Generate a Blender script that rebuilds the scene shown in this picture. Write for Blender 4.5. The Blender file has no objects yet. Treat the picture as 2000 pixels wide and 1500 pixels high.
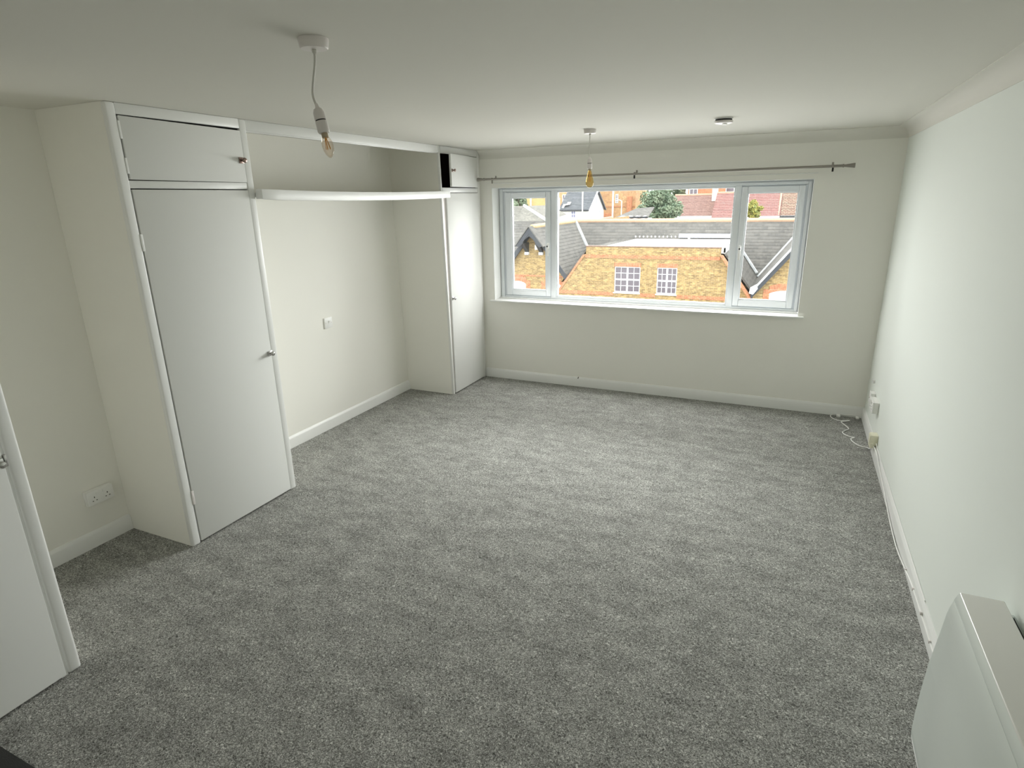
import bpy, bmesh, math, random
from mathutils import Vector, Matrix
S = bpy.context.scene
COL = S.collection
random.seed(7)
PI = math.pi

# ------------------------------------------------------------------ camera, sky, light, exposure
def make_camera():
    yaw, pitch, roll = -0.4344, -0.3, -0.0206
    f = Vector((math.sin(yaw)*math.cos(pitch), math.cos(yaw)*math.cos(pitch), math.sin(pitch)))
    r = f.cross(Vector((0, 0, 1))).normalized(); u = r.cross(f)
    r2 = math.cos(roll)*r + math.sin(roll)*u
    u2 = -math.sin(roll)*r + math.cos(roll)*u
    c = bpy.data.cameras.new('camera'); c.sensor_width = 36; c.lens = 1164.4326*36/2000
    c.clip_start = 0.02; c.clip_end = 500
    o = bpy.data.objects.new('camera', c); COL.objects.link(o)
    m = Matrix((r2, u2, -f)).transposed().to_4x4(); m.translation = Vector((-0.7393, -5.8077, 1.9162))
    o.matrix_world = m
    S.camera = o
make_camera()

SKY = 4.25
OPENING_FILL_W = 34.0
OUTSIDE_FILL_W = 180.0
w = bpy.data.worlds.new('overcast_sky'); S.world = w; w.use_nodes = True
nt = w.node_tree; nt.nodes.clear()
tc = nt.nodes.new('ShaderNodeTexCoord'); sx = nt.nodes.new('ShaderNodeSeparateXYZ')
rp = nt.nodes.new('ShaderNodeValToRGB'); bg = nt.nodes.new('ShaderNodeBackground'); ow = nt.nodes.new('ShaderNodeOutputWorld')
nt.links.new(tc.outputs['Generated'], sx.inputs[0]); nt.links.new(sx.outputs['Z'], rp.inputs[0])
rp.color_ramp.elements[0].position = 0.0; rp.color_ramp.elements[0].color = (0.86, 0.90, 0.94, 1)
rp.color_ramp.elements[1].position = 1.0; rp.color_ramp.elements[1].color = (1.0, 1.0, 1.0, 1)
nt.links.new(rp.outputs[0], bg.inputs[0]); bg.inputs[1].default_value = SKY; nt.links.new(bg.outputs[0], ow.inputs[0])

# added lamps boosting the window light: strips in the opening, a tilted panel outside
def fill_lamp(name, watts, sx_, sy_, loc, tilt, spread, turn):
    pl = bpy.data.lights.new(name, 'AREA'); pl.shape = 'RECTANGLE'; pl.size = sx_; pl.size_y = sy_
    pl.spread = math.radians(spread); pl.energy = watts; pl.color = (1.0, 1.0, 0.982)
    po = bpy.data.objects.new(name, pl); COL.objects.link(po)
    po.location = loc; po.rotation_euler = (-PI/2+math.radians(tilt), 0, math.radians(turn))
for k in range(6): fill_lamp('added_window_fill', OPENING_FILL_W/6, 2.70, 0.175, (-2.04, 0.052, 0.995+0.186*k), 26.0, 175, 0)
fill_lamp('added_outside_fill', OUTSIDE_FILL_W, 3.2, 1.30, (-2.12, 0.76, 1.83), 39.0, 145, -6)  # added lamp beyond the glass, throws extra light down into the room

S.view_settings.view_transform = 'Standard'; S.view_settings.look = 'None'
S.view_settings.gamma = 1.0; S.view_settings.use_curve_mapping = False
S.view_settings.exposure = 0.08
S.cycles.max_bounces = 16; S.cycles.diffuse_bounces = 10; S.cycles.transparent_max_bounces = 16
S.cycles.sample_clamp_indirect = 10

# ------------------------------------------------------------------ materials
def mat(name, col, rough=0.6, metal=0.0, spec=0.5, noise=None, bump=None, coat=0.0):
    """noise = (scale, colour2, low, high) blends a second colour; bump = (scale, strength, distance)"""
    m = bpy.data.materials.new(name); m.use_nodes = True
    n = m.node_tree.nodes; l = m.node_tree.links; b = n['Principled BSDF']
    b.inputs['Base Color'].default_value = (*col, 1); b.inputs['Roughness'].default_value = rough
    b.inputs['Metallic'].default_value = metal; b.inputs['Specular IOR Level'].default_value = spec
    b.inputs['Coat Weight'].default_value = coat
    g = n.new('ShaderNodeNewGeometry')
    if noise:
        t = n.new('ShaderNodeTexNoise'); t.inputs['Scale'].default_value = noise[0]; t.inputs['Detail'].default_value = 5
        l.new(g.outputs['Position'], t.inputs['Vector'])
        r = n.new('ShaderNodeValToRGB'); r.color_ramp.elements[0].position = noise[2]; r.color_ramp.elements[1].position = noise[3]
        r.color_ramp.elements[0].color = (*col, 1); r.color_ramp.elements[1].color = (*noise[1], 1)
        l.new(t.outputs['Fac'], r.inputs[0]); l.new(r.outputs[0], b.inputs['Base Color'])
    if bump:
        t = n.new('ShaderNodeTexNoise'); t.inputs['Scale'].default_value = bump[0]; t.inputs['Detail'].default_value = 3
        l.new(g.outputs['Position'], t.inputs['Vector'])
        u = n.new('ShaderNodeBump'); u.inputs['Strength'].default_value = bump[1]; u.inputs['Distance'].default_value = bump[2]
        l.new(t.outputs['Fac'], u.inputs['Height']); l.new(u.outputs[0], b.inputs['Normal'])
    return m

def ramp(n, l, src, stops):
    r = n.new('ShaderNodeValToRGB'); e = r.color_ramp.elements
    while len(e) < len(stops): e.new(0.5)
    for k, (p, c) in enumerate(stops): e[k].position = p; e[k].color = (*c, 1)
    l.new(src, r.inputs[0]); return r

def carpet():
    m = bpy.data.materials.new('grey_twist_carpet'); m.use_nodes = True
    n = m.node_tree.nodes; l = m.node_tree.links; b = n['Principled BSDF']
    b.inputs['Roughness'].default_value = 1.0; b.inputs['Specular IOR Level'].default_value = 0.05
    g = n.new('ShaderNodeNewGeometry')
    # warped coordinates make the speckle curl like twisted yarn
    wn = n.new('ShaderNodeTexNoise'); wn.inputs['Scale'].default_value = 55; l.new(g.outputs['Position'], wn.inputs['Vector'])
    ad = n.new('ShaderNodeMix'); ad.data_type = 'VECTOR'; ad.inputs['Factor'].default_value = 0.035
    l.new(g.outputs['Position'], ad.inputs['A']); l.new(wn.outputs['Color'], ad.inputs['B'])
    f = n.new('ShaderNodeTexNoise'); f.inputs['Scale'].default_value = 165; f.inputs['Detail'].default_value = 3; f.inputs['Roughness'].default_value = 0.7
    l.new(ad.outputs['Result'], f.inputs['Vector'])
    r = ramp(n, l, f.outputs['Fac'], [(0.32, (0.050, 0.050, 0.046)), (0.47, (0.235, 0.235, 0.222)), (0.57, (0.45, 0.45, 0.43)), (0.68, (0.82, 0.82, 0.79))])
    # broad flattened and brushed patches of pile
    p = n.new('ShaderNodeTexNoise'); p.inputs['Scale'].default_value = 5.0; p.inputs['Detail'].default_value = 7; p.inputs['Roughness'].default_value = 0.72
    mp = n.new('ShaderNodeMapping'); mp.inputs['Scale'].default_value = (1.0, 1.9, 1.0)
    l.new(g.outputs['Position'], mp.inputs['Vector']); l.new(mp.outputs[0], p.inputs['Vector'])
    r2 = ramp(n, l, p.outputs['Fac'], [(0.34, (0.72, 0.72, 0.715)), (0.66, (1.16, 1.16, 1.15))])
    mx = n.new('ShaderNodeMix'); mx.data_type = 'RGBA'; mx.blend_type = 'MULTIPLY'; mx.inputs['Factor'].default_value = 1.0
    l.new(r.outputs[0], mx.inputs['A']); l.new(r2.outputs[0], mx.inputs['B']); l.new(mx.outputs['Result'], b.inputs['Base Color'])
    # short dark seams where the tufts part
    ms = n.new('ShaderNodeMapping'); ms.inputs['Scale'].default_value = (5.0, 42.0, 1.0); ms.inputs['Rotation'].default_value = (0, 0, 0.12)
    l.new(ad.outputs['Result'], ms.inputs['Vector'])
    se = n.new('ShaderNodeTexNoise'); se.inputs['Scale'].default_value = 1.0; se.inputs['Detail'].default_value = 2; l.new(ms.outputs[0], se.inputs['Vector'])
    r3 = ramp(n, l, se.outputs['Fac'], [(0.22, (0.45, 0.45, 0.45)), (0.29, (1, 1, 1))])
    m3 = n.new('ShaderNodeMix'); m3.data_type = 'RGBA'; m3.blend_type = 'MULTIPLY'; m3.inputs['Factor'].default_value = 1.0
    l.new(mx.outputs['Result'], m3.inputs['A']); l.new(r3.outputs[0], m3.inputs['B']); l.new(m3.outputs['Result'], b.inputs['Base Color'])
    bp = n.new('ShaderNodeBump'); bp.inputs['Strength'].default_value = 0.7; bp.inputs['Distance'].default_value = 0.006
    l.new(f.outputs['Fac'], bp.inputs['Height']); l.new(bp.outputs[0], b.inputs['Normal'])
    return m

def brickwork(name, c1, c2, mortar, bw=0.225, bh=0.075, dark=None, rough=0.9, mw=0.010, bias=0.0):
    m = bpy.data.materials.new(name); m.use_nodes = True
    n = m.node_tree.nodes; l = m.node_tree.links; b = n['Principled BSDF']
    b.inputs['Roughness'].default_value = rough; b.inputs['Specular IOR Level'].default_value = 0.2
    uv = n.new('ShaderNodeUVMap'); t = n.new('ShaderNodeTexBrick')
    t.inputs['Scale'].default_value = 1.0; t.inputs['Brick Width'].default_value = bw; t.inputs['Row Height'].default_value = bh
    t.inputs['Mortar Size'].default_value = mw; t.inputs['Mortar Smooth'].default_value = 0.2; t.inputs['Bias'].default_value = bias
    t.inputs['Color1'].default_value = (*c1, 1); t.inputs['Color2'].default_value = (*c2, 1); t.inputs['Mortar'].default_value = (*mortar, 1)
    l.new(uv.outputs[0], t.inputs['Vector'])
    z = n.new('ShaderNodeTexNoise'); z.inputs['Scale'].default_value = 5.0; z.inputs['Detail'].default_value = 8; z.inputs['Roughness'].default_value = 0.75
    l.new(uv.outputs[0], z.inputs['Vector'])
    d = dark or (0.55, 0.55, 0.55)
    r = ramp(n, l, z.outputs['Fac'], [(0.32, d), (0.56, (1, 1, 1)), (0.72, (1.25, 1.22, 1.15))])
    mx = n.new('ShaderNodeMix'); mx.data_type = 'RGBA'; mx.blend_type = 'MULTIPLY'; mx.inputs['Factor'].default_value = 1.0
    l.new(t.outputs['Color'], mx.inputs['A']); l.new(r.outputs[0], mx.inputs['B']); l.new(mx.outputs['Result'], b.inputs['Base Color'])
    return m

def clear_glass(name, tint=(1, 1, 1), ior=1.45, refl=1.0):
    m = bpy.data.materials.new(name); m.use_nodes = True
    n = m.node_tree.nodes; l = m.node_tree.links; n.remove(n['Principled BSDF'])
    o = n['Material Output']; t = n.new('ShaderNodeBsdfTransparent'); t.inputs[0].default_value = (*tint, 1)
    g = n.new('ShaderNodeBsdfGlossy'); g.inputs['Roughness'].default_value = 0.02
    f = n.new('ShaderNodeFresnel'); f.inputs[0].default_value = ior
    k = n.new('ShaderNodeMath'); k.operation = 'MULTIPLY'; k.inputs[1].default_value = refl
    x = n.new('ShaderNodeMixShader'); l.new(f.outputs[0], k.inputs[0]); l.new(k.outputs[0], x.inputs[0])
    l.new(t.outputs[0], x.inputs[1]); l.new(g.outputs[0], x.inputs[2]); l.new(x.outputs[0], o.inputs[0])
    return m

M = {}
M['wall'] = mat('warm_white_wall_paint', (0.855, 0.845, 0.795), 0.85, spec=0.2, bump=(90, 0.06, 0.002))
M['wall_cool'] = mat('white_wall_paint', (0.79, 0.825, 0.785), 0.85, spec=0.2, bump=(90, 0.06, 0.002))
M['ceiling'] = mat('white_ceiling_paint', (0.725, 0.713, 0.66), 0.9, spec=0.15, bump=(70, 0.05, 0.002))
M['gloss'] = mat('white_gloss_paint', (0.80, 0.805, 0.79), 0.35, bump=(30, 0.03, 0.002))
M['reveal'] = mat('matt_white_reveal_paint', (0.84, 0.845, 0.83), 0.9, spec=0.1)
M['panel'] = mat('white_cupboard_paint', (0.735, 0.74, 0.72), 0.7, spec=0.25, bump=(25, 0.03, 0.002))
M['upvc'] = mat('white_window_plastic', (0.80, 0.83, 0.86), 0.55, spec=0.25)
M['plastic'] = mat('white_moulded_plastic', (0.85, 0.85, 0.83), 0.35)
M['cream'] = mat('aged_cream_plastic', (0.80, 0.78, 0.62), 0.4)
M['rose'] = mat('pinkish_white_plastic', (0.74, 0.70, 0.68), 0.4)
M['flex'] = mat('grey_white_flex', (0.60, 0.59, 0.54), 0.5)
M['chrome'] = mat('worn_chrome', (0.62, 0.61, 0.60), 0.18, metal=1.0)
M['bronze'] = mat('tarnished_knob_metal', (0.30, 0.22, 0.19), 0.3, metal=1.0)
M['brass'] = mat('lamp_cap_metal', (0.45, 0.38, 0.28), 0.35, metal=1.0)
M['pole'] = mat('brushed_nickel_pole', (0.33, 0.31, 0.28), 0.35, metal=0.8)
M['dark'] = mat('matt_black', (0.015, 0.014, 0.014), 0.6)
M['gap_dark'] = mat('gap_dark_cupboard_lining', (0.10, 0.065, 0.045), 0.8)  # dark colour of the cupboard insides supplies the darkness in the door gaps
M['heater'] = mat('heater_enamel', (0.69, 0.735, 0.695), 0.25)
M['heater_top'] = mat('heater_top_enamel', (0.69, 0.685, 0.65), 0.22)
M['mat'] = mat('black_rubber_mat', (0.018, 0.018, 0.017), 0.9, bump=(300, 0.5, 0.003))
M['carpet'] = carpet()
M['glass'] = clear_glass('window_glass', (0.97, 0.98, 0.97))
M['bulb'] = clear_glass('clear_bulb_glass', (0.95, 0.90, 0.84), refl=0.3)
M['amber'] = clear_glass('amber_bulb_glass', (0.95, 0.80, 0.50), refl=0.4)
M['filament'] = mat('amber_filament', (0.75, 0.42, 0.12), 0.5)
# outside; hazy glare is put into the paled tile, brick, ridge and leaf colours
M['stock'] = brickwork('yellow_stock_brick', (0.52, 0.36, 0.15), (0.27, 0.18, 0.085), (0.46, 0.37, 0.22), dark=(0.55, 0.52, 0.50))
M['redbrick'] = brickwork('red_rubbed_brick', (0.60, 0.235, 0.115), (0.50, 0.195, 0.10), (0.54, 0.34, 0.22))
M['soldier'] = brickwork('red_soldier_brick', (0.60, 0.215, 0.105), (0.50, 0.175, 0.09), (0.62, 0.42, 0.29), bw=0.075, bh=0.4)
M['orange'] = brickwork('orange_brick', (0.58, 0.38, 0.20), (0.50, 0.30, 0.17), (0.52, 0.36, 0.22), bw=0.9, bh=0.3)
M['slate'] = brickwork('grey_roof_slate', (0.185, 0.178, 0.165), (0.135, 0.132, 0.125), (0.20, 0.19, 0.17), bw=0.40, bh=0.24, mw=0.012, dark=(0.72, 0.71, 0.70))
M['slate_light'] = brickwork('pale_roof_slate', (0.26, 0.25, 0.22), (0.19, 0.185, 0.165), (0.13, 0.125, 0.11), bw=0.40, bh=0.24, mw=0.012)
M['slate_blue'] = brickwork('blue_grey_slate', (0.17, 0.18, 0.195), (0.13, 0.14, 0.15), (0.11, 0.11, 0.115), bw=0.5, bh=0.3, mw=0.012)
M['tile'] = brickwork('red_roof_tile', (0.40, 0.22, 0.195), (0.34, 0.185, 0.17), (0.24, 0.13, 0.12), bw=0.35, bh=0.22, mw=0.02)
M['tile_brown'] = brickwork('brown_roof_tile', (0.36, 0.235, 0.20), (0.29, 0.185, 0.16), (0.21, 0.13, 0.115), bw=0.35, bh=0.22, mw=0.02)
M['tile_buff'] = brickwork('buff_roof_tile', (0.44, 0.33, 0.25), (0.34, 0.235, 0.185), (0.17, 0.10, 0.08), bw=0.32, bh=0.20, mw=0.03)
M['terracotta'] = mat('terracotta_ridge', (0.56, 0.36, 0.24), 0.9, noise=(3, (0.47, 0.33, 0.23), 0.4, 0.65))
M['ochre'] = mat('ochre_ridge', (0.60, 0.46, 0.24), 0.9, noise=(3, (0.50, 0.36, 0.22), 0.4, 0.65))
M['lead'] = mat('pale_lead', (0.50, 0.52, 0.52), 0.7, noise=(3, (0.40, 0.42, 0.43), 0.4, 0.6))
M['roofwhite'] = mat('white_roof_membrane', (0.80, 0.79, 0.74), 0.8, noise=(0.8, (0.70, 0.69, 0.64), 0.5, 0.75))
M['outwhite'] = mat('white_outdoor_paint', (0.80, 0.81, 0.80), 0.6)
M['render'] = mat('cream_render', (0.78, 0.74, 0.66), 0.9, noise=(1.2, (0.68, 0.64, 0.56), 0.45, 0.7))
M['yellowrender'] = mat('yellow_ochre_render', (0.58, 0.42, 0.19), 0.9, noise=(0.6, (0.48, 0.33, 0.15), 0.4, 0.7))
M['barge'] = mat('black_bargeboard', (0.040, 0.044, 0.052), 0.5)
M['pane'] = mat('old_window_pane', (0.11, 0.085, 0.10), 0.12, spec=0.8)
M['pane_pale'] = mat('blind_behind_pane', (0.72, 0.76, 0.76), 0.3)
M['bluepane'] = mat('bluish_window_pane', (0.24, 0.25, 0.40), 0.2)
M['ground'] = mat('street_asphalt', (0.20, 0.195, 0.185), 0.9, noise=(0.5, (0.28, 0.27, 0.25), 0.4, 0.7))
M['leaf'] = mat('dark_tree_leaf', (0.11, 0.165, 0.10), 0.6, noise=(1.6, (0.26, 0.31, 0.20), 0.40, 0.66))
M['leaf_yellow'] = mat('yellow_shrub_leaf', (0.34, 0.30, 0.06), 0.6, noise=(3, (0.22, 0.26, 0.07), 0.4, 0.65))
M['bark'] = mat('bark', (0.13, 0.10, 0.07), 0.9)
M['polegrey'] = mat('pale_street_pole', (0.70, 0.66, 0.60), 0.5)

# ------------------------------------------------------------------ mesh builder
class MB:
    def __init__(self): self.v = []; self.f = []
    def add(self, vs, fs):
        k = len(self.v); self.v += [Vector(p) for p in vs]; self.f += [[i+k for i in q] for q in fs]; return self
    def box(self, x0, y0, z0, x1, y1, z1):
        x0, x1 = sorted((x0, x1)); y0, y1 = sorted((y0, y1)); z0, z1 = sorted((z0, z1))
        vs = [(x, y, z) for x in (x0, x1) for y in (y0, y1) for z in (z0, z1)]
        return self.add(vs, [(0, 1, 3, 2), (4, 6, 7, 5), (0, 4, 5, 1), (2, 3, 7, 6), (0, 2, 6, 4), (1, 5, 7, 3)])
    def prism(self, pts, axis, a0, a1):
        """pts in the plane across the axis: x -> (y,z), y -> (x,z), z -> (x,y)"""
        def P(p, a): return {'x': (a, p[0], p[1]), 'y': (p[0], a, p[1]), 'z': (p[0], p[1], a)}[axis]
        n = len(pts); vs = [P(p, a0) for p in pts] + [P(p, a1) for p in pts]
        fs = [list(range(n))[::-1], list(range(n, 2*n))] + [(i, (i+1) % n, (i+1) % n + n, i+n) for i in range(n)]
        return self.add(vs, fs)
    def slab(self, a, b, c, d, t):
        """a thick quad: corners a,b,c,d, thickness t against the normal"""
        a, b, c, d = map(Vector, (a, b, c, d)); n = (b-a).cross(d-a).normalized()*t
        return self.add([a, b, c, d, a-n, b-n, c-n, d-n], [(0, 1, 2, 3), (7, 6, 5, 4), (0, 4, 5, 1), (1, 5, 6, 2), (2, 6, 7, 3), (3, 7, 4, 0)])
    def tube(self, path, r, seg=8):
        path = [Vector(p) for p in path]; n = len(path); rs = r if isinstance(r, (list, tuple)) else [r]*n
        vs = []; fs = []; prev = None
        for i, p in enumerate(path):
            t = (path[min(i+1, n-1)] - path[max(i-1, 0)]).normalized()
            if prev is None:
                a = t.orthogonal().normalized()
            else:
                a = (prev - t*prev.dot(t)).normalized()
            prev = a; b = t.cross(a)
            for k in range(seg):
                th = 2*PI*k/seg; vs.append(p + (a*math.cos(th) + b*math.sin(th))*rs[i])
        for i in range(n-1):
            for k in range(seg):
                fs.append((i*seg+k, i*seg+(k+1) % seg, (i+1)*seg+(k+1) % seg, (i+1)*seg+k))
        fs.append(list(range(seg))[::-1]); fs.append([(n-1)*seg+k for k in range(seg)])
        return self.add(vs, fs)
    def lathe(self, prof, origin, axis=(0, 0, 1), seg=24):
        """prof = [(radius, distance along the axis)]"""
        ax = Vector(axis).normalized(); a = ax.orthogonal().normalized(); b = ax.cross(a); o = Vector(origin)
        vs = []; fs = []; n = len(prof)
        for r, h in prof:
            for k in range(seg):
                th = 2*PI*k/seg; vs.append(o + ax*h + (a*math.cos(th) + b*math.sin(th))*max(r, 1e-5))
        for i in range(n-1):
            for k in range(seg):
                fs.append((i*seg+k, i*seg+(k+1) % seg, (i+1)*seg+(k+1) % seg, (i+1)*seg+k))
        fs.append(list(range(seg))[::-1]); fs.append([(n-1)*seg+k for k in range(seg)])
        return self.add(vs, fs)
    def rot(self, deg, pivot, start=0):
        m = Matrix.Translation(Vector(pivot)) @ Matrix.Rotation(math.radians(deg), 4, 'Z') @ Matrix.Translation(-Vector(pivot))
        for i in range(start, len(self.v)): self.v[i] = m @ self.v[i]
        return self
    def build(self, name, m, parent=None, bevel=0.0, smooth=True, seg=2, origin=None):
        bm = bmesh.new(); vs = [bm.verts.new(p) for p in self.v]
        for q in self.f:
            try: bm.faces.new([vs[i] for i in q])
            except ValueError: pass
        bm.normal_update(); bmesh.ops.recalc_face_normals(bm, faces=bm.faces)
        if bevel > 0:
            es = [e for e in bm.edges if len(e.link_faces) == 2 and e.calc_face_angle(0) > 0.6]
            bmesh.ops.bevel(bm, geom=es, offset=bevel, segments=seg, profile=0.5, affect='EDGES', clamp_overlap=True)
        bm.normal_update()
        uv = bm.loops.layers.uv.new('metres')
        for fc in bm.faces:
            n = fc.normal; fc.smooth = smooth
            t = Vector((0, 0, 1)).cross(n)
            t = t.normalized() if t.length > 0.05 else Vector((1, 0, 0))
            b = n.cross(t)
            for lp in fc.loops: p = lp.vert.co; lp[uv].uv = (p.dot(t), p.dot(b))
        for e in bm.edges:
            if len(e.link_faces) == 2 and e.calc_face_angle(0) > 0.55: e.smooth = False
        base = Vector((0, 0, 0)); q = parent
        while q: base += q.location; q = q.parent
        if parent is None:
            if origin is None:
                lo = [min(v.co[i] for v in bm.verts) for i in range(3)]; hi = [max(v.co[i] for v in bm.verts) for i in range(3)]
                origin = ((lo[0]+hi[0])/2, (lo[1]+hi[1])/2, lo[2])
            base = Vector(origin)
        for v in bm.verts: v.co -= base
        me = bpy.data.meshes.new(name); bm.to_mesh(me); bm.free(); me.materials.append(m)
        o = bpy.data.objects.new(name, me); COL.objects.link(o)
        if parent: o.parent = parent
        else: o.location = base
        return o

def box(name, m, parent, x0, y0, z0, x1, y1, z1, bevel=0.0, seg=2):
    return MB().box(x0, y0, z0, x1, y1, z1).build(name, m, parent, bevel, seg=seg)
def tag(o, label, cat, group=None, kind=None):
    o['label'] = label; o['category'] = cat
    if group: o['group'] = group
    if kind: o['kind'] = kind
    return o
def thing(name, label, cat, loc, group=None):
    o = bpy.data.objects.new(name, None); o.empty_display_size = 0.1; COL.objects.link(o); o.location = loc
    return tag(o, label, cat, group)
def struct(o, label=None):
    o['kind'] = 'structure'
    if label: o['label'] = label
    return o
def spline(pts, sub=6):
    pts = [Vector(p) for p in pts]; out = []
    for i in range(len(pts)-1):
        p0, p1, p2, p3 = pts[max(i-1, 0)], pts[i], pts[i+1], pts[min(i+2, len(pts)-1)]
        for k in range(sub):
            t = k/sub
            out.append(0.5*((2*p1) + (p2-p0)*t + (2*p0-5*p1+4*p2-p3)*t*t + (3*p1-p0-3*p2+p3)*t**3))
    return out + [pts[-1]]

# ------------------------------------------------------------------ the room
H = 2.40; XL = -4.31; XC = -3.754; YN = -7.0
struct(box('floor', M['carpet'], None, XL-0.1, YN-0.1, -0.12, 0.1, 0.02, 0.0), 'speckled grey twist-pile fitted carpet over the whole room')
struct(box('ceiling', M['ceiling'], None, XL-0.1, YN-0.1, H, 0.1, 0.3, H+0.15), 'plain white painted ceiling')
struct(box('wall_left', M['wall'], None, XL-0.2, YN, 0, XL, 0.0, H), 'warm white left wall behind the fitted cupboards')
struct(box('wall_right', M['wall_cool'], None, 0, YN, 0, 0.2, 0.3, H), 'long white right wall with the heater')
struct(box('wall_near', M['wall'], None, XL-0.2, YN-0.2, 0, 0.2, YN, H), 'white wall behind the viewpoint')
WX0, WX1, WZ0, WZ1 = -3.62, -0.622, 0.862, 2.034
wf = MB()
wf.box(XL-0.2, 0, 0, WX0, 0.30, H).box(WX1, 0, 0, 0, 0.30, H).box(WX0, 0, 0, WX1, 0.30, WZ0).box(WX0, 0, WZ1, WX1, 0.30, H)
struct(wf.build('wall_far', M['wall']), 'white wall that holds the wide window')

def coving(name, axis, a0, a1, lab):
    c = 0.08; pr = [(0.0, 0.0), (0.0, -c-0.006), (-0.004, -c-0.006), (-0.005, -c)]
    for k in range(1, 9):
        t = k/9*PI/2; pr.append((-0.005-(c-0.005)*(1-math.cos(t)), -c+(c-0.005)*math.sin(t)))
    pr += [(-c, -0.005), (-c-0.006, -0.004), (-c-0.006, 0.0)]
    if axis == 'x': pts = [(p, H+q) for p, q in pr]
    else: pts = [(p, H+q) for p, q in pr]
    return struct(MB().prism(pts, axis, a0, a1).build(name, M['ceiling']), lab)
coving('trim_1', 'x', XC+0.008, 0.0, 'concave white coving above the window')
coving('trim_2', 'y', YN, 0.0, 'concave white coving along the right wall')
struct(MB().box(-3.60, -0.005, 2.074, -0.60, 0.0, 2.081).build('trim_3', M['gloss'], bevel=0.002), 'thin plaster bead line above the window')

def baseboard(name, axis, face, sgn, a0, a1, lab):
    t = 0.016; h = 0.100
    pr = [(0, 0), (t, 0), (t, h-0.022), (t-0.003, h-0.014), (t-0.009, h-0.004), (t-0.011, h), (0, h)]
    return struct(MB().prism([(face+sgn*p, q) for p, q in pr], axis, a0, a1).build(name, M['gloss']), lab)
baseboard('baseboard_far', 'x', 0.0, -1, XC+0.008, 0.0, 'white skirting under the window')
baseboard('baseboard_right', 'y', 0.0, -1, YN, 0.0, 'white skirting along the right wall')
baseboard('baseboard_alcove', 'y', XL, 1, -2.98, -0.736, 'white skirting inside the alcove')
baseboard('baseboard_left', 'y', XL, 1, -4.667, -3.81, 'white skirting below the double socket')

# ---- the window
win = bpy.data.objects.new('window_1', None); COL.objects.link(win); win.location = (-2.12, 0.15, WZ0)
struct(win, 'wide white window of a fixed light between two casements')
FY0, FY1 = 0.150, 0.215
def rect_frame(b, x0, z0, x1, z1, y0, y1, wl, wr, wb, wt):
    b.box(x0, y0, z0, x0+wl, y1, z1); b.box(x1-wr, y0, z0, x1, y1, z1)
    b.box(x0+wl, y0, z0, x1-wr, y1, z0+wb); b.box(x0+wl, y0, z1-wt, x1-wr, y1, z1); return b
fr = rect_frame(MB(), WX0, 0.878, WX1, WZ1, FY0+0.02, FY1, 0.085, 0.060, 0.045, 0.055)
fr.build('window_frame', M['upvc'], win, 0.006)
# stepped inner lip of the outer frame
rect_frame(MB(), WX0+0.012, 0.884, WX1-0.012, 2.018, FY0, FY0+0.022, 0.040, 0.028, 0.026, 0.026).build('frame_lip', M['upvc'], win, 0.006)
for x0, x1 in ((-3.024, -2.964), (-1.252, -1.196)):
    MB().box(x0, FY0-0.004, 0.905, x1, FY1, 1.995).build('mullion', M['upvc'], win, 0.008)
# fixed light
rect_frame(MB(), -2.966, 0.908, -1.250, 1.992, FY0+0.006, FY1-0.01, 0.012, 0.012, 0.022, 0.016).build('glazing_bead', M['upvc'], win, 0.005)
box('window_pane', M['glass'], win, -2.955, 0.188, 0.928, -1.262, 0.192, 1.978)
for x0, x1, wl, wr, hx, sgn in ((-3.535, -3.026, 0.068, 0.050, -3.045, 1), (-1.194, -0.680, 0.050, 0.050, -1.168, -1)):
    ca = rect_frame(MB(), x0, 0.918, x1, 1.983, FY0-0.014, FY0+0.04, wl, wr, 0.058, 0.050).build('casement', M['upvc'], win, 0.007)
    rect_frame(MB(), x0+wl-0.004, 0.972, x1-wr+0.004, 1.937, FY0-0.004, FY0+0.03, 0.014, 0.014, 0.014, 0.014).build('glazing_bead', M['upvc'], ca, 0.004)
    box('window_pane', M['glass'], ca, x0+wl, 0.188, 0.972, x1-wr, 0.192, 1.936)
    hb = MB().box(hx-0.012, FY0-0.026, 1.375, hx+0.012, FY0-0.014, 1.475)
    hb.build('window_handle', M['plastic'], ca, 0.004)
    MB().box(hx-0.010, FY0-0.050, 1.425, hx+0.010, FY0-0.026, 1.470).box(hx-0.009, FY0-0.054, 1.345, hx+0.009, FY0-0.040, 1.455).build('handle_lever', M['plastic'], ca, 0.004)
    MB().lathe([(0.008, 0), (0.008, 0.006), (0.001, 0.007)], (hx, FY0-0.050, 1.445), (0, -1, 0), 10).build('handle_button', M['dark'], ca)
# sill board and its upstand
MB().box(-3.664, -0.036, 0.862, -0.577, 0.0, 0.877).box(WX0+0.001, -0.002, 0.862, WX1-0.001, 0.20, 0.877).build('window_sill', M['gloss'], win, 0.004)
MB().box(WX0+0.001, 0.118, 0.877, WX1-0.001, 0.152, 0.889).build('sill_upstand', M['gloss'], win, 0.003)
# painted reveals
MB().box(WX0, 0.0, 0.877, WX0+0.004, 0.17, WZ1).box(WX1-0.004, 0.0, 0.877, WX1, 0.17, WZ1).box(WX0, 0.0, WZ1-0.004, WX1, 0.17, WZ1).build('window_reveal', M['reveal'], win)

# ------------------------------------------------------------------ cupboards
def knob(x, y, z, parent, m=None, plate=0.034):
    m = m or M['chrome']
    k = MB().box(x, y-plate/2, z-plate/2, x+0.006, y+plate/2, z+plate/2).build('knob', m, parent, 0.002)
    MB().lathe([(0.006, 0.004), (0.006, 0.014), (0.011, 0.018), (0.0145, 0.025), (0.0145, 0.031), (0.011, 0.036), (0.003, 0.038)], (x, y, z), (1, 0, 0), 16).build('knob_grip', m, k)
    return k

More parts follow.
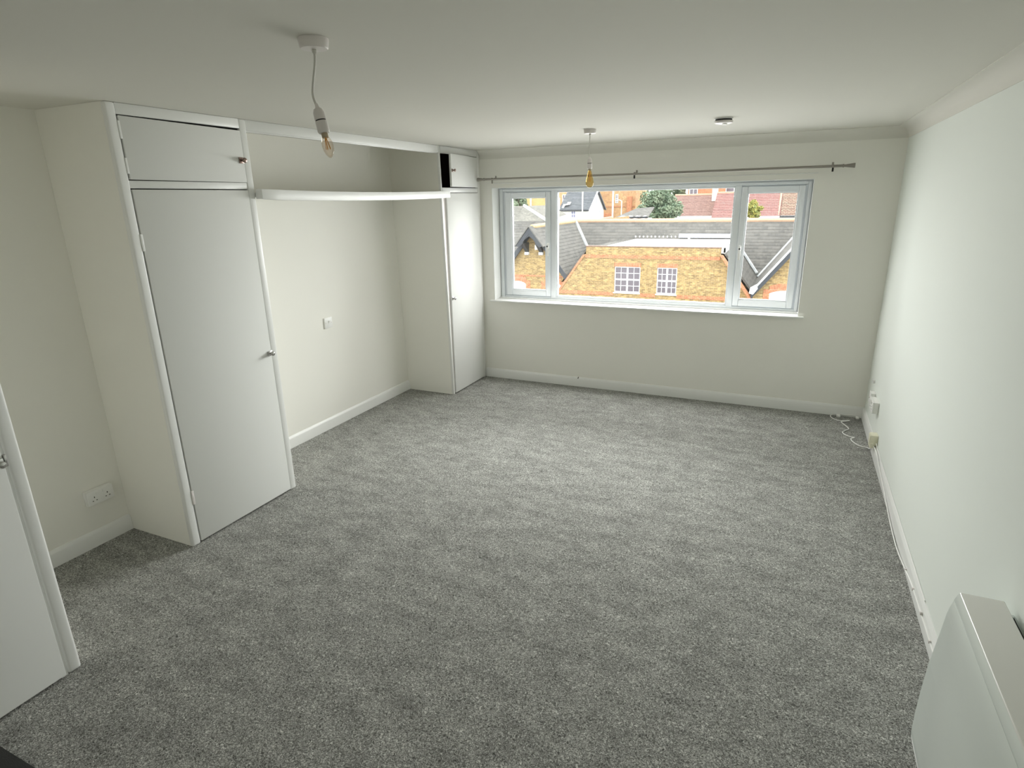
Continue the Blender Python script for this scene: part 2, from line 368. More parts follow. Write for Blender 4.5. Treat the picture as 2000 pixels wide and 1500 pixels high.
# tall cupboard on the left of the alcove
lc = thing('fitted_cupboard', 'tall white fitted cupboard on the near side of the alcove, both doors shut', 'cupboard', (-4.03, -3.39, 0), 'fitted cupboards along the left wall')
MB().box(XL+0.001, -3.808, 0, XC-0.012, -3.788, H-0.001).build('side_panel', M['wall'], lc)
MB().box(XL+0.001, -2.996, 0, XC-0.012, -2.980, H-0.001).build('side_panel', M['wall'], lc)
def post(y0, y1, z0, z1, parent, x0=XC-0.026, x1=XC, name='post', bevel=0.008, x2=None):
    return MB().box(x0, y0, z0, x1, y1, z1).build(name, M['gloss'], parent, bevel, seg=3)
post(-3.812, -3.760, 0, H-0.001, lc, x1=XC+0.004, bevel=0.010)
post(-3.030, -2.979, 0, H-0.001, lc, x1=XC)
box('head_rail', M['gloss'], lc, XC-0.026, -3.760, 2.346, XC, -3.030, H-0.001, 0.004)
box('middle_rail', M['gloss'], lc, XC-0.026, -3.760, 2.006, XC-0.004, -3.030, 2.044, 0.003)
d = MB().box(XC-0.014, -3.756, 0.012, XC+0.006, -3.036, 2.001).build('door', M['panel'], lc, 0.003)
knob(XC+0.006, -3.050, 0.993, d)
MB().box(XC-0.002, -3.764, 0.255, XC+0.009, -3.750, 0.340).build('hinge', M['rose'], d, 0.002)
MB().box(XC-0.002, -3.764, 1.700, XC+0.008, -3.751, 1.785).build('hinge', M['gloss'], d, 0.002)
d = MB().add([(x, y, z) for x in (XC-0.014, XC+0.006) for y, z in ((-3.755, 2.048), (-3.034, 2.045), (-3.034, 2.333), (-3.755, 2.341))],
             [(0, 1, 2, 3), (4, 7, 6, 5), (0, 4, 5, 1), (1, 5, 6, 2), (2, 6, 7, 3), (3, 7, 4, 0)]).build('door', M['panel'], lc, 0.003)
knob(XC+0.006, -3.056, 2.168, d, M['bronze'])
MB().box(XC-0.002, -3.764, 2.235, XC+0.006, -3.752, 2.318).build('hinge', M['gloss'], d, 0.002)
MB().box(XC-0.002, -3.764, 2.075, XC+0.006, -3.752, 2.150).build('hinge', M['gloss'], d, 0.002)
box('back_panel', M['gap_dark'], lc, XL+0.001, -3.786, 0.002, XL+0.006, -2.998, H-0.002)
box('shelf_board', M['gap_dark'], lc, XL+0.007, -3.786, 2.01, XC-0.03, -2.998, 2.03)

# tall cupboard in the window corner
rc = thing('fitted_cupboard', 'narrow white fitted cupboard in the window corner, its small top door ajar', 'cupboard', (-4.03, -0.36, 0), 'fitted cupboards along the left wall')
def lean(b):                                                     # this cupboard stands a little out of plumb
    for p in b.v: p.y -= 0.052*p.z/2.1
    return b
lean(MB().box(XL+0.001, -0.735, 0, XC-0.012, -0.717, H-0.001)).build('side_panel', M['wall'], rc)
lean(MB().box(XC-0.026, -0.737, 0, XC, -0.713, H-0.001)).build('post', M['gloss'], rc, 0.005)
post(-0.056, -0.002, 0, H-0.001, rc, bevel=0.006)
box('head_rail', M['gloss'], rc, XC-0.026, -0.766, 2.336, XC, -0.056, H-0.001, 0.004)
box('middle_rail', M['gloss'], rc, XC-0.026, -0.758, 1.992, XC-0.002, -0.056, 2.036, 0.003)
d = MB().box(XC-0.012, -0.706, 0.012, XC+0.010, -0.060, 1.988).build('door', M['panel'], rc, 0.003)
knob(XC+0.010, -0.688, 0.991, d)
MB().add([(x, y, z) for x in (XC-0.028, XC-0.008) for y, z in ((-0.725, 0.0), (-0.700, 0.0), (-0.700, 1.990), (-0.772, 1.990))], [(0, 1, 2, 3), (4, 7, 6, 5), (0, 4, 5, 1), (1, 5, 6, 2), (2, 6, 7, 3), (3, 7, 4, 0)]).build('stop_strip', M['rose'], rc)
th = 7.0; piv = (XC-0.004, -0.062, 0)
d = MB().box(XC-0.012, -0.744, 2.041, XC+0.008, -0.062, 2.330).rot(th, piv).build('door', M['panel'], rc, 0.003)
kb = MB().box(XC+0.008, -0.738, 2.171, XC+0.013, -0.710, 2.199).rot(th, piv).build('knob', M['bronze'], d, 0.002)
MB().lathe([(0.006, 0.002), (0.006, 0.014), (0.013, 0.020), (0.013, 0.028), (0.003, 0.032)], (XC+0.013, -0.724, 2.185), (1, 0, 0), 14).rot(th, piv).build('knob_grip', M['bronze'], kb)
box('door_catch', M['chrome'], rc, XC-0.030, -0.764, 2.160, XC-0.006, -0.755, 2.200, 0.002)
box('lining', M['gap_dark'], rc, XL+0.001, -0.766, 2.04, XC-0.032, -0.760, H-0.002)
box('back_panel', M['gap_dark'], rc, XL+0.001, -0.708, 0.002, XL+0.006, -0.004, H-0.002)
box('lining', M['gap_dark'], rc, XL+0.006, -0.012, 2.03, XC-0.032, -0.003, H-0.002)
box('shelf_board', M['gap_dark'], rc, XL+0.007, -0.706, 2.010, XC-0.03, -0.014, 2.030)
box('lining', M['gap_dark'], rc, XL+0.007, -0.706, H-0.012, XC-0.03, -0.014, H-0.003)

# cupboard by the viewpoint
ec = thing('fitted_cupboard', 'white cupboard with a chrome knob nearest the viewpoint, beside the double socket', 'cupboard', (-3.84, -5.15, 0), 'fitted cupboards along the left wall')
XE = -3.372
MB().box(XL+0.001, -4.690, 0, XE-0.012, -4.668, H-0.001).build('side_panel', M['wall'], ec)
MB().box(XL+0.001, -5.640, 0, XE-0.012, -5.620, H-0.001).build('side_panel', M['wall'], ec)
post(-4.720, -4.667, 0, H-0.001, ec, x0=XE-0.026, x1=XE, bevel=0.012)
post(-5.642, -5.590, 0, H-0.001, ec, x0=XE-0.026, x1=XE)
box('head_rail', M['gloss'], ec, XE-0.026, -5.590, 2.346, XE, -4.722, H-0.001, 0.004)
box('middle_rail', M['gloss'], ec, XE-0.026, -5.590, 2.006, XE-0.004, -4.722, 2.044, 0.003)
d = MB().box(XE-0.012, -5.586, 0.012, XE+0.007, -4.732, 2.001).build('door', M['panel'], ec, 0.004)
knob(XE+0.007, -4.752, 1.005, d, plate=0.036)
box('stop_strip', M['gloss'], ec, XE-0.022, -4.745, 0.0, XE-0.008, -4.719, 2.004)
MB().box(XE-0.024, -4.731, 0.985, XE+0.012, -4.722, 1.032).build('door_catch', M['chrome'], ec, 0.002)
d = MB().box(XE-0.010, -5.586, 2.048, XE+0.012, -4.728, 2.341).build('door', M['panel'], ec, 0.003)
knob(XE+0.012, -4.752, 2.170, d)

# alcove: head beam and shelf between the two cupboards
struct(MB().box(XC-0.045, -2.979, 2.338, XC-0.004, -0.792, H-0.001).box(XC-0.040, -2.979, 2.331, XC-0.012, -0.792, 2.350).build('trim_4', M['gloss'], bevel=0.004), 'white head beam across the alcove')
sh = thing('alcove_shelf', 'long white shelf spanning the alcove, its front board sagging slightly', 'shelf', (-4.0, -1.83, 1.94))
n = 16; vs = []; fs = []
for k in range(n+1):
    t = k/n; y = -2.980 + t*(2.262); sag = 0.020*(1-(2*t-0.95)**2)*0.75
    zt, zb = 2.009-sag-0.004*t, 1.947-sag-0.004*t
    if k == 0: zb = 1.950
    vs += [(XC+0.001, y, zb), (XC+0.058, y, zb), (XC+0.058, y, zt), (XC+0.001, y, zt)]
for k in range(n):
    for j in range(4): fs.append((k*4+j, k*4+(j+1) % 4, (k+1)*4+(j+1) % 4, (k+1)*4+j))
fs += [(0, 1, 2, 3), (n*4+3, n*4+2, n*4+1, n*4)]
MB().add(vs, fs).build('front_board', M['gloss'], sh, 0.003)
box('shelf_board', M['gloss'], sh, XL+0.001, -2.978, 1.960, XC+0.002, -0.790, 1.984, 0.002)

# ------------------------------------------------------------------ pendants
def pendant(name, lab, rose, path, axis, bulb, cat='light'):
    rx, ry = rose
    t = thing(name, lab, cat, (rx, ry, H), 'bare bulb ceiling pendants')
    MB().lathe([(0.046, 0), (0.046, -0.004), (0.043, -0.026), (0.040, -0.029), (0.010, -0.030)], (rx, ry, H-0.0005), (0, 0, 1), 28).build('ceiling_rose', M['rose'], t)
    MB().lathe([(0.004, -0.028), (0.008, -0.033), (0.007, -0.040), (0.004, -0.043)], (rx, ry, H), (0, 0, 1), 12).build('cord_grip', M['flex'], t)
    MB().tube(spline(path, 6), 0.0036, 8).build('flex', M['flex'], t)
    o = Vector(path[-1]); ax = Vector(axis).normalized()
    hd = MB().lathe([(0.004, -0.014), (0.007, 0.0), (0.0135, 0.004), (0.0175, 0.014), (0.0180, 0.037)], o, ax, 20).build('lamp_holder', M['rose'], t)
    MB().lathe([(0.0165, 0.036), (0.0165, 0.041)], o, ax, 20).build('shade_gap', M['dark'], hd)
    MB().lathe([(0.0185, 0.041), (0.0190, 0.072), (0.0165, 0.077), (0.010, 0.078)], o, ax, 20).build('shade_ring', M['rose'], hd)
    b0 = 0.076
    if bulb == 'candle':
        pr = [(0.009, b0+0.014), (0.013, b0+0.018), (0.0175, b0+0.030), (0.0185, b0+0.040), (0.0170, b0+0.054), (0.012, b0+0.068), (0.006, b0+0.076), (0.001, b0+0.079)]
        gm = M['bulb']; fl = (b0+0.02, b0+0.052)
    else:
        pr = [(0.011, b0+0.014), (0.013, b0+0.020), (0.018, b0+0.045), (0.026, b0+0.075), (0.0305, b0+0.098), (0.029, b0+0.115), (0.022, b0+0.128), (0.010, b0+0.135), (0.001, b0+0.136)]
        gm = M['amber']; fl = (b0+0.03, b0+0.095)
    MB().lathe([(0.0105, b0), (0.0105, b0+0.016)], o, ax, 18).build('bulb_cap', M['brass'], t)
    gl = MB().lathe(pr, o, ax, 24).build('bulb_glass', gm, t)
    fb = MB(); side = ax.orthogonal().normalized(); s2 = ax.cross(side)
    for k in range(5):
        a = 2*PI*k/5; dd = side*math.cos(a) + s2*math.sin(a)
        fb.tube([o+ax*fl[0]+dd*0.003, o+ax*fl[1]+dd*0.0075], 0.0011, 6)
    fb.tube([o+ax*(b0+0.012), o+ax*fl[0]+ax*0.004], 0.0028, 8)
    fb.build('filament', M['filament'], gl)
    return t
pendant('pendant_light', 'bare candle bulb pendant hanging crooked from a kinked flex, nearest the viewpoint', (-2.140, -4.185),
        [(-2.140, -4.185, 2.360), (-2.146, -4.182, 2.330), (-2.170, -4.175, 2.268), (-2.175, -4.172, 2.240), (-2.165, -4.170, 2.208)], (0.23, 0.0, -1.0), 'candle')
pendant('pendant_light', 'bare amber balloon bulb pendant hanging in front of the window', (-2.183, -1.235),
        [(-2.183, -1.235, 2.360), (-2.186, -1.234, 2.30), (-2.190, -1.232, 2.250), (-2.184, -1.230, 2.203)], (0.02, 0.0, -1.0), 'balloon')

sd = thing('smoke_alarm', 'round white smoke alarm with a dark shadow gap on the ceiling', 'alarm', (-1.234, -1.340, H))
MB().lathe([(0.058, 0), (0.058, -0.004), (0.052, -0.005)], (-1.234, -1.34, H-0.0005), (0, 0, 1), 32).build('mounting_plate', M['plastic'], sd)
MB().lathe([(0.053, -0.004), (0.053, -0.018)], (-1.234, -1.34, H), (0, 0, 1), 32).build('vent_gap', M['dark'], sd)
MB().lathe([(0.052, -0.014), (0.060, -0.017), (0.060, -0.023), (0.055, -0.030), (0.032, -0.036), (0.001, -0.037)], (-1.234, -1.34, H), (0, 0, 1), 32).build('cover', M['rose'], sd)
MB().lathe([(0.016, -0.035), (0.016, -0.040), (0.001, -0.041)], (-1.225, -1.355, H), (0, 0, 1), 20).build('test_button', M['plastic'], sd)

# ------------------------------------------------------------------ curtain pole
cp = thing('curtain_pole', 'thin brushed metal curtain pole above the window with flared finials', 'curtain pole', (-2.04, -0.09, 2.11))
PZ = lambda x: 2.1165 + (x+3.73)*0.0018
MB().tube([(-3.66, -0.09, PZ(-3.66)), (-2.1, -0.09, PZ(-2.1)-0.004), (-0.43, -0.09, PZ(-0.43))], 0.0105, 12).build('rod', M['pole'], cp)
for x0, x1 in ((-3.655, -3.733), (-0.435, -0.347)):
    sg = 1 if x1 > x0 else -1
    MB().lathe([(0.011, 0), (0.014, 0.002), (0.014, 0.008), (0.0100, 0.010), (0.0100, 0.020), (0.011, 0.026), (0.019, abs(x1-x0)-0.002), (0.017, abs(x1-x0))], (x0, -0.09, PZ(x0)), (sg, 0, 0), 20).build('finial', M['pole'], cp)
for x in (-3.568, -2.115, -0.503):
    z = PZ(x)
    bk = MB().box(x-0.008, -0.004, z-0.004, x+0.008, 0.0, z+0.034).build('bracket', M['pole'], cp, 0.002)
    MB().tube([(x, -0.003, z+0.012), (x, -0.06, z+0.006), (x, -0.09, z-0.010)], 0.0055, 10).build('bracket_arm', M['pole'], bk)
    MB().lathe([(0.0125, -0.006), (0.0145, -0.004), (0.0145, 0.004), (0.0125, 0.006)], (x, -0.09, z), (1, 0, 0), 16).build('bracket_ring', M['pole'], bk)
    MB().box(x-0.007, -0.096, z-0.042, x+0.007, -0.084, z-0.010).build('clamp_screw', M['dark'] if x > -3 else M['pole'], bk, 0.002)

# ------------------------------------------------------------------ wall fittings
sw = thing('wall_switch', 'square white switch plate on the alcove wall', 'switch', (XL, -1.863, 0.93))
MB().box(XL, -1.912, 0.886, XL+0.011, -1.816, 0.978).build('switch_plate', M['plastic'], sw, 0.004)
MB().prism([(XL+0.010, 0.920), (XL+0.019, 0.947), (XL+0.010, 0.950)], 'y', -1.866, -1.846).build('rocker', M['plastic'], sw)
for yy in (-1.898, -1.830): MB().lathe([(0.004, 0), (0.004, 0.0015)], (XL+0.0108, yy, 0.932), (1, 0, 0), 10).build('screw', M['rose'], sw)

def socket_face(t, y0, y1, z0, z1, x, sx, gangs):
    """pin slots and rockers of a double socket on a plate whose front is at x, facing sx"""
    for k in range(gangs):
        yc = y0 + (y1-y0)*(0.25+0.5*k) if gangs == 2 else (y0+y1)/2
        zc = z0 + (z1-z0)*0.40
        pins = MB()
        pins.box(x, yc-0.002, zc+0.006, x+sx*0.001, yc+0.002, zc+0.015)
        pins.box(x, yc-0.014, zc-0.012, x+sx*0.001, yc-0.007, zc-0.008).box(x, yc+0.007, zc-0.012, x+sx*0.001, yc+0.014, zc-0.008)
        pins.build('pin_slots', M['dark'], t)
        ye = yc + (0.018 if k == 0 else -0.018)
        MB().box(x-sx*0.001, ye-0.006, z0+(z1-z0)*0.66, x+sx*0.004, ye+0.006, z0+(z1-z0)*0.88).build('rocker', M['plastic'], t, 0.002)
ds = thing('double_socket', 'white double power socket low on the left wall between two cupboards', 'socket', (XL, -3.955, 0.305))
MB().box(XL, -4.034, 0.262, XL+0.026, -3.884, 0.350).build('back_box', M['plastic'], ds, 0.004)
MB().box(XL+0.026, -4.030, 0.264, XL+0.036, -3.882, 0.350).build('faceplate', M['plastic'], ds, 0.004)
socket_face(ds, -4.030, -3.882, 0.264, 0.350, XL+0.036, 1, 2)

rs = thing('double_socket', 'white surface-mounted double socket on the right wall near the window corner', 'socket', (0, -0.66, 0.33))
MB().box(-0.034, -0.742, 0.287, 0, -0.580, 0.376).build('back_box', M['plastic'], rs, 0.004)
MB().box(-0.045, -0.744, 0.286, -0.034, -0.578, 0.377).build('faceplate', M['plastic'], rs, 0.004)
socket_face(rs, -0.744, -0.578, 0.286, 0.377, -0.045, -1, 2)
aer = thing('aerial_outlet', 'small white outlet box on the right wall between the window corner and the double socket', 'socket', (0, -0.45, 0.33))
MB().box(-0.028, -0.500, 0.290, 0, -0.412, 0.376).build('back_box', M['plastic'], aer, 0.004)
MB().box(-0.036, -0.502, 0.289, -0.028, -0.410, 0.377).build('faceplate', M['plastic'], aer, 0.003)
MB().lathe([(0.007, 0), (0.007, 0.006), (0.003, 0.0065)], (-0.036, -0.456, 0.333), (-1, 0, 0), 12).build('aerial_port', M['rose'], aer)
clip = thing('cable_clip', 'tiny white cable clip on the right wall above the outlets', 'clip', (0, -0.33, 0.42))
MB().box(-0.014, -0.345, 0.418, 0, -0.322, 0.446).build('clip_body', M['plastic'], clip, 0.004)
MB().lathe([(0.004, 0), (0.004, 0.002)], (-0.014, -0.334, 0.438), (-1, 0, 0), 8).build('nail_head', M['chrome'], clip)

ph = thing('phone_socket', 'aged cream telephone socket box fixed to the right skirting', 'socket', (-0.017, -0.90, 0.13))
MB().box(-0.050, -0.942, 0.080, -0.0165, -0.858, 0.104).box(-0.050, -0.942, 0.098, 0, -0.858, 0.180).build('socket_box', M['cream'], ph, 0.005)
MB().box(-0.054, -0.936, 0.108, -0.050, -0.866, 0.174).build('faceplate', M['cream'], ph, 0.002)
MB().box(-0.046, -0.954, 0.084, -0.024, -0.940, 0.122).build('phone_plug', M['cream'], ph, 0.003)

# cables
cf = thing('loose_cable', 'white telephone cable trailing loose over the carpet in the right window corner', 'cable', (-0.15, -0.40, 0))
path = [(-0.245, -0.028, 0.012), (-0.262, -0.060, 0.006), (-0.245, -0.125, 0.005), (-0.19, -0.165, 0.005), (-0.120, -0.172, 0.020), (-0.150, -0.186, 0.014), (-0.183, -0.195, 0.005),
        (-0.150, -0.290, 0.005), (-0.136, -0.355, 0.005), (-0.162, -0.400, 0.005), (-0.188, -0.455, 0.005), (-0.176, -0.500, 0.005), (-0.140, -0.550, 0.008), (-0.112, -0.582, 0.018), (-0.136, -0.598, 0.010),
        (-0.130, -0.640, 0.005), (-0.104, -0.700, 0.005), (-0.070, -0.735, 0.005), (-0.035, -0.745, 0.006), (-0.022, -0.80, 0.02), (-0.020, -0.86, 0.075)]
MB().tube(spline(path, 5), 0.0042, 7).build('flex', M['plastic'], cf)
MB().tube(spline([(-0.245, -0.028, 0.012), (-0.20, -0.022, 0.018), (-0.14, -0.021, 0.016), (-0.09, -0.022, 0.020), (-0.045, -0.024, 0.012), (-0.03, -0.03, 0.008)], 5), 0.0032, 7).build('flex', M['plastic'], cf)
MB().box(-0.215, -0.062, 0.0, -0.182, -0.024, 0.018).build('connector', M['plastic'], cf, 0.005)
MB().box(-0.062, -0.060, 0.0, -0.036, -0.026, 0.018).build('connector', M['plastic'], cf, 0.005)
cr = thing('clipped_cable', 'white cable clipped along the right skirting, drooping to the carpet', 'cable', (-0.02, -2.2, 0))
pts = [(-0.022, -0.955, 0.100), (-0.021, -1.10, 0.106), (-0.021, -1.28, 0.086), (-0.021, -1.46, 0.066), (-0.022, -1.70, 0.040), (-0.024, -1.92, 0.018), (-0.025, -2.15, 0.006), (-0.024, -2.32, 0.008), (-0.022, -2.52, 0.030), (-0.020, -2.70, 0.052), (-0.0195, -2.94, 0.060), (-0.0195, -3.14, 0.066), (-0.0195, -3.5, 0.068), (-0.0195, -3.74, 0.068)]
MB().tube(spline(pts, 5), 0.0035, 7).build('flex', M['plastic'], cr)
MB().tube(spline([(-0.010, -0.955, 0.125), (-0.006, -1.10, 0.108), (-0.005, -1.60, 0.104), (-0.005, -2.2, 0.104), (-0.005, -2.9, 0.104)], 5), 0.003, 7).build('flex', M['plastic'], cr)
for y in (-2.53, -2.74, -2.95, -3.15, -3.40):
    z = 0.066 if y < -2.9 else (0.054 if y < -2.7 else 0.032)
    MB().box(-0.026, y-0.006, z-0.006, -0.0162, y+0.006, z+0.008).build('cable_clip', M['rose'], cr, 0.002)

# ------------------------------------------------------------------ panel heater
ht = thing('panel_heater', 'white bow-fronted electric panel heater mounted low on the right wall', 'heater', (-0.09, -4.3, 0.03))
HY0, HY1 = -4.95, -3.765
prof = [(-0.150, 0.667), (-0.156, 0.640), (-0.160, 0.615), (-0.165, 0.548), (-0.172, 0.470), (-0.177, 0.420), (-0.182, 0.300), (-0.1835, 0.210), (-0.1832, 0.140), (-0.181, 0.108)]
inner = [(x+0.014, z) for x, z in prof[::-1]]
MB().prism(prof+inner, 'y', HY0, HY1).build('front_panel', M['heater'], ht, 0.002)
MB().prism([(-0.140, 0.700), (-0.150, 0.6685), (-0.138, 0.6655), (-0.130, 0.696)], 'y', HY0, HY1).build('top_chamfer', M['heater'], ht, 0.002)
MB().box(-0.1405, HY0, 0.690, -0.024, HY1, 0.702).build('top_cover', M['heater_top'], ht, 0.005, seg=4)
MB().prism([(-0.181, 0.107), (-0.172, 0.072), (-0.150, 0.040), (-0.120, 0.030), (-0.030, 0.030), (-0.030, 0.042), (-0.115, 0.044), (-0.142, 0.052), (-0.160, 0.078), (-0.168, 0.107)], 'y', HY0, HY1).build('bottom_lip', M['outwhite'], ht, 0.002)
for y0, y1 in ((HY1-0.012, HY1-0.001), (HY0+0.001, HY0+0.012)):
    MB().prism([(-0.026, 0.690), (-0.138, 0.690), (-0.148, 0.660)] + [(x+0.002, z) for x, z in prof[1:]] + [(-0.168, 0.075), (-0.14, 0.045), (-0.03, 0.035)], 'y', y0, y1).build('end_cap', M['heater'], ht)
box('back_plate', M['heater'], ht, -0.026, HY0+0.02, 0.06, -0.018, HY1-0.02, 0.688)
for k in range(5):
    x = -0.0215 + 0.0042*k
    MB().box(x, HY0+0.05, 0.640, x+0.0014, HY1-0.03, 0.668).build('grille_slat', M['dark'], ht)
MB().box(-0.023, HY0+0.05, 0.625, -0.002, HY1-0.03, 0.642).build('grille_tray', M['dark'], ht)
MB().box(-0.026, HY1-0.034, 0.625, -0.002, HY1-0.022, 0.672).box(-0.0035, HY0+0.05, 0.625, -0.002, HY1-0.03, 0.672).build('grille_rim', M['heater'], ht)
for y in (-4.0, -4.7): box('wall_bracket', M['heater'], ht, -0.02, y-0.02, 0.12, -0.0005, y+0.02, 0.60)

st = thing('cable_stub', 'tiny black cable stub on the skirting under the window', 'cable', (-2.647, -0.016, 0.095))
MB().tube([(-2.652, -0.012, 0.094), (-2.648, -0.024, 0.100), (-2.643, -0.022, 0.109)], 0.0035, 8).build('flex', M['dark'], st)
MB().lathe([(0.0055, 0), (0.0055, 0.004)], (-2.652, -0.016, 0.092), (0, -1, 0), 10).build('grommet', M['dark'], st)
dm = box('door_mat', M['mat'], None, -3.36, -5.90, 0.0, -2.80, -5.048, 0.012, 0.003)
tag(dm, 'black door mat on the carpet before the cupboard nearest the viewpoint', 'mat')

# ------------------------------------------------------------------ outside
GZ = -7.5
struct(MB().box(-90, 0.6, GZ-0.2, 60, 160, GZ).build('ground', M['ground']), 'street level ground far below the window')

def roof(name, m, parent, a, b, down, length, course=0.24, lift=0.014, thick=0.08):
    """a stepped slope: ridge from a to b, running along the unit vector down for length, one step per course"""
    a = Vector(a); b = Vector(b); d = Vector(down).normalized(); n = (b-a).cross(d).normalized()
    if n.z < 0: n = -n
    k = max(1, int(round(length/course))); c = length/k; mb = MB()
    for i in range(k):
        p, q = a+d*(c*i), b+d*(c*i); r, s = a+d*(c*(i+1)), b+d*(c*(i+1))
        mb.add([p, q, s+n*lift, r+n*lift, r-n*0.004, s-n*0.004], [(0, 1, 2, 3), (3, 2, 5, 4)])
    e0, e1 = a+d*length, b+d*length
    mb.add([a-n*thick, b-n*thick, e1-n*thick, e0-n*thick, a, b, e1, e0], [(3, 2, 1, 0), (0, 1, 5, 4), (3, 7, 6, 2), (0, 4, 7, 3), (1, 2, 6, 5)])
    return mb.build(name, m, parent, smooth=False)

def wall_cut(pts, y0, y1, holes):
    """wall facing -y with outline pts (x -> top z by linear steps) down to pts[...]['z'], rectangular holes (x0,z0,x1,z1)"""
    top, zb = pts
    xs = sorted({p[0] for p in top} | {h[0] for h in holes} | {h[2] for h in holes})
    def zt(x):
        for (xa, za), (xb, zb_) in zip(top, top[1:]):
            if xa <= x <= xb: return za + (zb_-za)*((x-xa)/(xb-xa) if xb > xa else 0)
    mb = MB()
    for xa, xb in zip(xs, xs[1:]):
        ta, tb = zt(xa+1e-6), zt(xb-1e-6); xm = (xa+xb)/2
        hs = sorted((h[1], h[3]) for h in holes if h[0] <= xm <= h[2]); lo = zb
        for h0, h1 in hs:
            mb.box(xa, y0, lo, xb, y1, h0); lo = h1
        mb.prism([(xa, lo), (xb, lo), (xb, tb), (xa, ta)], 'y', y0, y1)
    return mb

SL = 1.3; dz = 1/math.sqrt(1+SL*SL); DN = SL*dz          # slope of the school roofs
sch = thing('school_building', 'yellow brick school wing with slate roofs, filling the view through the window', 'building', (-7.5, 31, GZ))
WY = 28.5
holes = [(-9.94, -3.385, -8.435, -1.905), (-7.49, -3.385, -6.375, -1.905)]
W_top = [(-14.9, -5.46), (-11.80, -1.26), (-11.69, -1.26), (-11.68, -0.80), (-4.18, -0.80), (-4.17, -1.14), (-0.95, -5.46)]
wall_cut((W_top, -5.46), WY, WY+0.35, holes).build('wing_wall', M['stock'], sch, smooth=False)
MB().box(-14.9, WY, GZ, -0.95, WY+0.35, -5.46).build('wing_base', M['stock'], sch)
MB().box(-11.73, WY-0.035, -1.435, -4.16, WY+0.05, -1.25).build('brick_band', M['redbrick'], sch)
for xa, xb in ((-13.38, -9.98), (-8.40, -7.53), (-6.34, -2.5)):
    MB().box(xa, WY-0.03, -3.585, xb, WY+0.05, -3.40).build('brick_band', M['redbrick'], sch)
MB().box(-11.72, WY-0.03, -0.80, -4.14, WY+0.40, -0.765).build('parapet_cap', M['tile_buff'], sch)
MB().slab((-13.45, WY-0.04, -3.45), (-13.30, WY-0.04, -3.45), (-11.72, WY-0.04, -1.27), (-11.87, WY-0.04, -1.27), 0.45).build('gable_coping', M['redbrick'], sch)
MB().slab((-4.14, WY-0.04, -1.14), (-4.02, WY-0.04, -1.14), (-2.20, WY-0.04, -3.60), (-2.36, WY-0.04, -3.60), 0.45).build('gable_coping', M['redbrick'], sch)
def school_window(x0, z0, x1, z1):
    y = WY+0.05; w = x1-x0; h = z1-z0
    b = rect_frame(MB(), x0, z0, x1, z1, y, y+0.08, 0.055, 0.055, 0.065, 0.055)
    xm = (x0+x1)/2; zm = (z0+z1)/2
    b.box(xm-0.05, y-0.005, z0+0.065, xm+0.05, y+0.08, z1-0.055).box(x0+0.055, y-0.004, zm-0.045, x1-0.055, y+0.078, zm+0.045)
    px = []
    for xa, xb in ((x0+0.055, xm-0.05), (xm+0.05, x1-0.055)):
        xc = (xa+xb)/2; b.box(xc-0.016, y+0.01, z0+0.065, xc+0.016, y+0.07, z1-0.055); px += [(xa, xc-0.016), (xc+0.016, xb)]
    pz = []
    for za, zb in ((z0+0.065, zm-0.045), (zm+0.045, z1-0.055)):
        zc = (za+zb)/2; b.box(x0+0.055, y+0.012, zc-0.016, x1-0.055, y+0.068, zc+0.016); pz += [(za, zc-0.016), (zc+0.016, zb)]
    f = b.build('school_window', M['outwhite'], sch)
    for xa, xb in px:
        for za, zb in pz: box('window_pane', M['pane'], f, xa, y+0.035, za, xb, y+0.045, zb)
    MB().box(x0-0.02, WY-0.02, z1, x1+0.02, WY+0.10, z1+0.22).build('brick_lintel', M['soldier'], sch)
    MB().box(x0-0.04, WY-0.05, z0-0.06, x1+0.04, WY+0.10, z0).build('window_ledge', M['outwhite'], sch)
for hh in holes: school_window(*hh)
# flat roof with its edge, vent and parapet
MB().prism([(-10.70, WY+0.36), (-3.95, WY+0.36), (-4.15, 35.75), (-10.42, 35.70), (-10.42, 35.0)], 'z', -1.1, -0.80).build('flat_roof', M['roofwhite'], sch)
MB().slab((-4.05, WY+0.36, -0.76), (-3.93, WY+0.36, -0.76), (-4.05, 35.6, -0.76), (-4.17, 35.6, -0.76), 0.3).build('roof_edge', M['outwhite'], sch)
MB().lathe([(0.11, 0), (0.11, 0.06), (0.065, 0.07), (0.065, 0.34), (0.16, 0.36), (0.15, 0.43), (0.05, 0.47)], (-6.53, 33.0, -0.80), (0, 0, 1), 14).build('roof_vent', M['outwhite'], sch)
MB().slab((-7.6, 35.60, -0.70), (-4.2, 35.60, -0.70), (-4.2, 35.74, -0.46), (-7.6, 35.74, -0.46), 0.05).build('roof_flashing', mat('lilac_grey_flashing', (0.36, 0.37, 0.44), 0.6), sch)
for k in range(24):
    x = -10.45 + 0.265*k
    if abs(x+8.45) < 0.12: continue
    MB().box(x-0.035, 35.58, -0.70, x+0.035, 35.66, -0.60).build('roof_clip', M['outwhite'], sch)
MB().box(-11.70, WY+0.36, -1.2, -10.40, 35.6, -0.93).build('roof_deck', M['slate'], sch)
# main range
RY, RZ = 36.6, 0.35
roof('main_roof', M['slate'], sch, (-24, RY, RZ), (9, RY, RZ), (0, -dz, -DN), 5.2)
roof('rear_roof', M['slate'], sch, (-24, RY, RZ), (9, RY, RZ), (0, dz, -DN), 5.2, course=1.3)
MB().tube([(-15.0, RY, RZ+0.0), (9, RY, RZ+0.0)], 0.14, 8).build('ridge_tiles', M['terracotta'], sch)
MB().box(-24, 33.6, GZ, 9, 39.6, -3.4).build('main_wall', M['stock'], sch)
